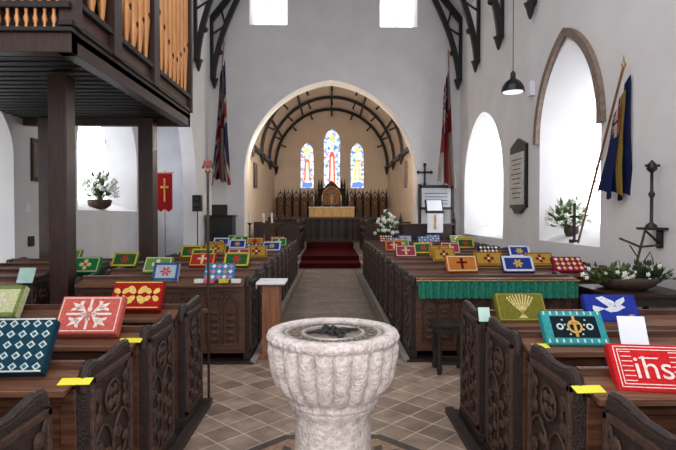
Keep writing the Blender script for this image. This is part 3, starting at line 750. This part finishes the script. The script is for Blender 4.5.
m=MB(); d=13.6;x=kx(166,d); m.tube([(x,d,0),(x,d,kz(170,d))],.015,brass,8); m.tube([(x-.24,d,kz(173,d)),(x+.24,d,kz(173,d))],.012,brass,8)
m.lathe([(.16,0),(.14,.03),(.02,.05)],(x,d,0),brass,12)
m.prism([(-.2,0),(-.1,-.08),(0,0),(.1,-.08),(.2,0),(.2,.92),(-.2,.92)],lambda u,v,w:(x+u,d-.02-w,kz(173,d)-.94+v),.01,fab((150,24,28)))
m.bb(x-.02,x+.02,d-.045,d-.03,kz(173,d)-.75,kz(173,d)-.15,gold); m.bb(x-.1,x+.1,d-.045,d-.03,kz(173,d)-.4,kz(173,d)-.35,gold)
m.obj('processional_banner')
m=MB(); d=14.9
m.bb(-3.5,-2.8,d,d+.6,0,1.6,black); m.bb(-3.55,-2.75,d-.03,d+.62,1.6,1.65,black); m.bb(-3.5,-2.8,d-.28,d,.68,.8,black)
m.bb(-3.46,-2.84,d-.26,d-.1,.8,.82,paper); m.bb(-3.5,-3.44,d-.26,d-.2,0,.68,black); m.bb(-2.86,-2.8,d-.26,d-.2,0,.68,black)
m.bb(-3.4,-2.95,d+.1,d+.14,1.65,1.95,woodE); m.obj('organ_console',.01)
m=MB(); xs_=-3.4; ds_=13.4
m.tube([(xs_,ds_,0.02),(xs_,ds_,1.75)],.015,black,8); m.lathe([(.16,0),(.14,.02),(.02,.04)],(xs_,ds_,0),black,12)
m.box((xs_,ds_,1.95),(.22,.2,.42),black); m.ball((xs_,ds_-.1,1.9),(.07,.02,.07),iron); m.ball((xs_,ds_-.1,2.05),(.04,.02,.04),iron); m.obj('loudspeaker_on_stand',.01)
for px,d in((250,15.2),(264,15.6),(272,15.6)):
    x=kx(px,d); m=MB(); m.lathe([(.14,0),(.12,.03),(.03,.06),(.018,.1),(.018,.7),(.035,.74),(.018,.78),(.02,1.35),(.07,1.4),(.07,1.42)],(x,d,0.0),brass if px!=250 else woodD,12)
    m.lathe([(.03,1.42),(.028,1.7)],(x,d,0.0),petal,10); m.obj('candle_stand')
m=MB(); d=15.0; x0,x1=2.05,3.6
m.bb(x0,x1,d,d+.06,0,1.35,woodV); m.bb(x0,x0+.06,d,d+.4,0,1.35,woodV); m.bb(x1-.06,x1,d,d+.4,0,1.35,woodV); m.bb(x0-.04,x1+.04,d-.05,d+.25,1.35,1.4,woodP)
for i in range(6):
    c=x0+.13+i*.258; m.tube([(c-.1,d-.01,.2)]+[(u,d-.01,v) for u,v in archline(c,.1,.85,1.08,6)]+[(c+.1,d-.01,.2)],.014,woodR,5)
for x in(x0,x1): m.lathe([(.05,0),(.045,1.45),(.07,1.5),(.03,1.6),(0,1.75)],(x,d,0),woodV,8)
m.obj('reading_desk',.006)
m=MB(); d=14.8; xc=kx(434,d)
m.lathe([(.2,0),(.18,.05),(.05,.1),(.04,1.3),(.1,1.4)],(xc,d,0),woodD,12)
m.box((xc,d-.04,1.9),(.5,.04,.42),woodV,Matrix.Rotation(-.5,3,'X')); m.box((xc,d-.08,1.92),(.42,.02,.34),paper,Matrix.Rotation(-.5,3,'X'))
m.bb(xc-.22,xc+.22,d-.22,d-.2,1.15,1.72,cloth); m.bb(xc-.03,xc+.03,d-.235,d-.22,1.25,1.65,gold); m.bb(xc-.25,xc+.25,d-.24,d-.1,1.7,1.75,woodV); m.bb(xc-.05,xc+.05,d-.2,d,1.4,1.75,woodD)
m.obj('lectern',.004)
m=MB(); d=15.6
for px in(420,453): m.bb(kx(px,d)-.045,kx(px,d)+.045,d,d+.06,0,kz(184,d),woodD)
m.bb(kx(420,d),kx(453,d),d,d+.06,kz(188,d),kz(185,d),woodD); m.bb(kx(422,d),kx(451,d),d+.01,d+.04,kz(207,d),kz(188,d),plaster_dim)
for t in range(4): m.bb(kx(425,d),kx(448,d),d,d+.012,kz(193+3.5*t,d)-.02,kz(193+3.5*t,d),woodE)
m.bb(kx(420,d),kx(453,d),d,d+.06,kz(208,d)-.05,kz(207,d),woodD); m.obj('notice_frame_stand')
m=MB(); d=15.93; xc=kx(425,d); zc=kz(174,d)
m.bb(xc-.025,xc+.025,d,d+.05,zc-.3,zc+.27,iron); m.bb(xc-.19,xc+.19,d,d+.05,zc+.03,zc+.08,iron)
for a,b in((0,.29),(-.2,.055),(.2,.055),(0,-.31)): m.ball((xc+a,d+.02,zc+b),(.05,.03,.05),iron)
m.obj('wall_cross')
m=MB(); ya,yb=10.45,11.35; za,zb=1.8,3.1
m.bb(XR-.06,XR,ya,yb,za,zb,black); m.bb(XR-.08,XR-.05,ya+.07,yb-.07,za+.07,zb-.15,noisy('plaque_stone',(188,182,174),(214,208,200),nscale=8,bump=.1))
m.prism([(ya,zb),(yb,zb),((ya+yb)/2,zb+.16)],lambda u,v,w:(XR-w,u,v),.06,black)
m.prism([(ya+.1,za),(yb-.1,za),(yb-.3,za-.12),(ya+.3,za-.12)],lambda u,v,w:(XR-w,u,v),.06,black)
for i in range(9): z=zb-.3-.1*i; m.bb(XR-.084,XR-.079,ya+.15+.05*(i%3),yb-.15-.05*(i%3),z,z+.02,iron)
m.obj('memorial_plaque')
m=MB(); d=9.5; x=kx(513,d); z=kz(92,d)
m.lathe([(.21,0),(.205,.04),(.19,.1),(.14,.18),(.07,.23),(.05,.25),(.045,.34),(.02,.38)],(x,d,z),black,28)
m.lathe([(.17,-.01),(.19,.01),(.1,.03)],(x,d,z),emit('lamp_glass',(230,232,235),1.0),24)
m.tube([(x,d,z+.36),(x,d,8.3)],.008,black,6); m.obj('pendant_lamp')
# ------------------------------------------------------------ flowers
def bouquet(m,c,R,H,nl,nf,leaf,pet,fl=.035):
    c=Vector(c)
    for i in range(nl):
        a=random.uniform(0,2*pi); e=random.uniform(.1,1); d=Vector((cos(a)*R*e,sin(a)*R*e*.7,H*random.uniform(.15,1)*(1.15-e*.6)))
        tip=c+d; mid=c+d*.5+Vector((0,0,H*.12)); m.tube([c,mid,tip],.004,leaf,4)
        s=Vector((-sin(a),cos(a),random.uniform(-.5,.5))).normalized()*R*.14; L=d.normalized()*R*.3
        m.add([tip-L*.3,tip+s,tip+L,tip-s],[(0,1,2,3)],leaf)
        m.add([mid-L*.3,mid+s,mid+L*.8,mid-s],[(0,1,2,3)],leaf)
    for i in range(nf):
        a=random.uniform(0,2*pi); e=random.uniform(.1,1); p=c+Vector((cos(a)*R*e,sin(a)*R*e*.7-.02,H*random.uniform(.3,1)*(1.1-e*.5)))
        m.tube([c,p],.003,leaf,4); r=fl*random.uniform(.7,1.2); m.ball(tuple(p),(r,r,r*.7),pet,7,5)
        for k in range(5):
            w=2*pi*k/5; m.ball((p.x+r*cos(w),p.y,p.z+r*sin(w)),(r*.55,r*.4,r*.55),pet,6,4)
m=MB(); c=(XT-.12,12.1,1.79); m.lathe([(.13,0),(.24,.08),(.27,.2),(.22,.22)],c,twig,14); bouquet(m,(c[0],c[1],c[2]+.18),.42,.72,54,34,leafm,petal,.045); m.obj('flower_arrangement',recalc=False)
m=MB(); c=(XR+.3,9.2,1.27); m.lathe([(.09,0),(.12,.08),(.12,.18)],c,twig,14); bouquet(m,(c[0]-.05,c[1],c[2]+.1),.42,.55,50,54,leafm,petal,.04); m.obj('flower_arrangement',recalc=False)
m=MB(); c=(kx(386,15.5),15.2,0); m.lathe([(.17,0),(.15,.04),(.03,.1),(.03,.85),(.13,.95)],c,woodD,14); bouquet(m,(c[0],c[1],.95),.36,.85,60,50,leafm,petal,.04); m.obj('flower_pedestal',recalc=False)
m=MB(); x,y=XR+.08,8.62; m.bb(x-.06,x+.06,y-.07,y+.07,1.19,1.24,woodD); m.bb(x-.015,x+.015,y-.02,y+.02,1.22,1.85,woodD); m.bb(x-.015,x+.015,y-.14,y+.14,1.6,1.64,woodD); m.obj('sill_cross')
m=MB(); tx0,tx1,ty0,ty1=3.0,3.93,5.5,6.35
m.bb(tx0,tx1,ty0,ty1,.76,.8,woodV); m.bb(tx0+.04,tx1-.04,ty0+.04,ty1-.04,.66,.76,woodE)
for a in(tx0+.07,tx1-.07):
    for b in(ty0+.07,ty1-.07): m.lathe([(.03,0.0),(.035,.2),(.02,.3),(.035,.5),(.03,.66)],(a,b,0),woodE,10)
m.obj('side_table',.005)
m=MB(); c=(3.42,5.95,.8); m.lathe([(.2,0),(.3,.05),(.34,.12),(.33,.13)],c,twig,18)
for k in(-.34,-.2,-.05,.1,.22,.34): bouquet(m,(c[0]+k,c[1]-.05,.86),.2,.24,34,4,leafd if k>0 else leafm,petal,.02)
m.obj('planter_bowl',recalc=False)
m=MB(); m.tube([(3.5,5.98,.88),(3.58,5.985,1.15),(3.66,5.98,1.48)],.016,twig,6); m.tube([(3.36,5.98,1.38),(3.6,5.97,1.28),(3.82,5.98,1.3)],.013,twig,6)
m.tube([(3.58,5.98,1.15),(3.48,5.98,1.3)],.008,twig,5); m.tube([(3.64,5.98,1.1),(3.72,5.98,1.22),(3.75,5.97,1.12)],.008,twig,5); m.tube([(3.45,5.98,.9),(3.62,5.98,1.1)],.01,twig,5); m.obj('twig_cross')
m=MB(); y=6.22; z=1.5
m.bb(XR-.22,XR,y-.14,y+.14,z-.03,z,iron); m.tube([(XR-.02,y,z-.2),(XR-.1,y,z-.12),(XR-.2,y,z-.03)],.014,iron,6)
m.bb(XR-.03,XR,y-.05,y+.05,z-.25,z,iron); m.lathe([(.07,0),(.06,.03),(.02,.06),(.018,.35),(.04,.4),(.018,.44),(.018,.66),(.06,.7),(.05,.76),(.0,.82)],(XR-.12,y,z),iron,12)
m.bb(XR-.2,XR-.03,y-.015,y+.015,z+.73,z+.76,iron); m.obj('wall_bracket_candlestick')
m=MB(); y=9.3; m.bb(XT,XT+.04,y-.17,y+.17,kz(182,y),kz(140,y),black); m.bb(XT+.035,XT+.045,y-.13,y+.13,kz(178,y),kz(144,y),hood); m.obj('framed_picture')
m=MB(); y=9.1; m.bb(XT,XT+.03,y-.08,y+.08,kz(246,y),kz(236,y),iron); m.obj('light_switch',.004)
m=MB(); y=9.0; m.bb(XT,XT+.04,y-.05,y+.05,1.7,1.85,paper); m.obj('thermostat',.004)
m=MB(); x=-.68; y=5.95
m.bb(x-.1,x+.1,y,y+.3,.04,.84,woodM); m.bb(x-.13,x+.13,y-.03,y+.33,0,.05,woodM); m.bb(x-.16,x+.17,y-.06,y+.34,.86,.885,cloth); m.bb(x-.14,x+.14,y-.03,y+.33,.84,.86,woodM)
m.bb(x-.16,x-.155,y-.06,y+.34,.81,.86,cloth); m.obj('book_stand',.004)
m=MB(); x0,x1,y0,y1=1.1,1.42,5.3,5.6
m.bb(x0-.03,x1+.03,y0-.03,y1+.03,.5,.53,woodE); m.bb(x0,x1,y0,y1,.42,.5,woodE)
for a in(x0+.03,x1-.03):
    for b in(y0+.03,y1-.03): m.lathe([(.022,0),(.03,.06),(.016,.12),(.028,.22),(.016,.34),(.025,.42)],(a,b,0),woodE,10)
m.bb(x0+.02,x1-.02,y0+.02,y0+.04,.1,.13,woodE); m.bb(x0+.02,x1-.02,y1-.04,y1-.02,.1,.13,woodE); m.obj('small_stool',.004)
# ------------------------------------------------------------ lights
w=bpy.data.worlds.new('w'); bpy.context.scene.world=w; w.use_nodes=True
w.node_tree.nodes['Background'].inputs[0].default_value=lin((240,240,246)); w.node_tree.nodes['Background'].inputs[1].default_value=2.0
def light(t,name,loc,e,col,rot=(0,0,0),size=1,sy=None,r=.1):
    l=bpy.data.lights.new(name,t); l.energy=e; l.color=col
    l.shadow_soft_size=r
    o=bpy.data.objects.new(name,l); o.location=loc; o.rotation_euler=rot; bpy.context.collection.objects.link(o); return o
light('POINT','chancel_lamp_left',(-2.35,17.0,4.0),150,(1,.87,.7),r=.12)
light('POINT','chancel_lamp_right',(2.5,17.0,4.0),150,(1,.87,.7),r=.12)
light('POINT','camera_flash',(.05,-.1,2.0),80,(1,.95,.9),r=.05)
# ------------------------------------------------------------ camera
c=bpy.data.cameras.new('camera'); c.lens=F/676*36; c.sensor_width=36; c.clip_start=.05
o=bpy.data.objects.new('camera',c); bpy.context.collection.objects.link(o)
o.location=(0,0,EYE); o.rotation_euler=(pi/2-math.atan(10/F),0,-math.atan(8/F))
bpy.context.scene.camera=o
bpy.context.scene.view_settings.view_transform='Standard'
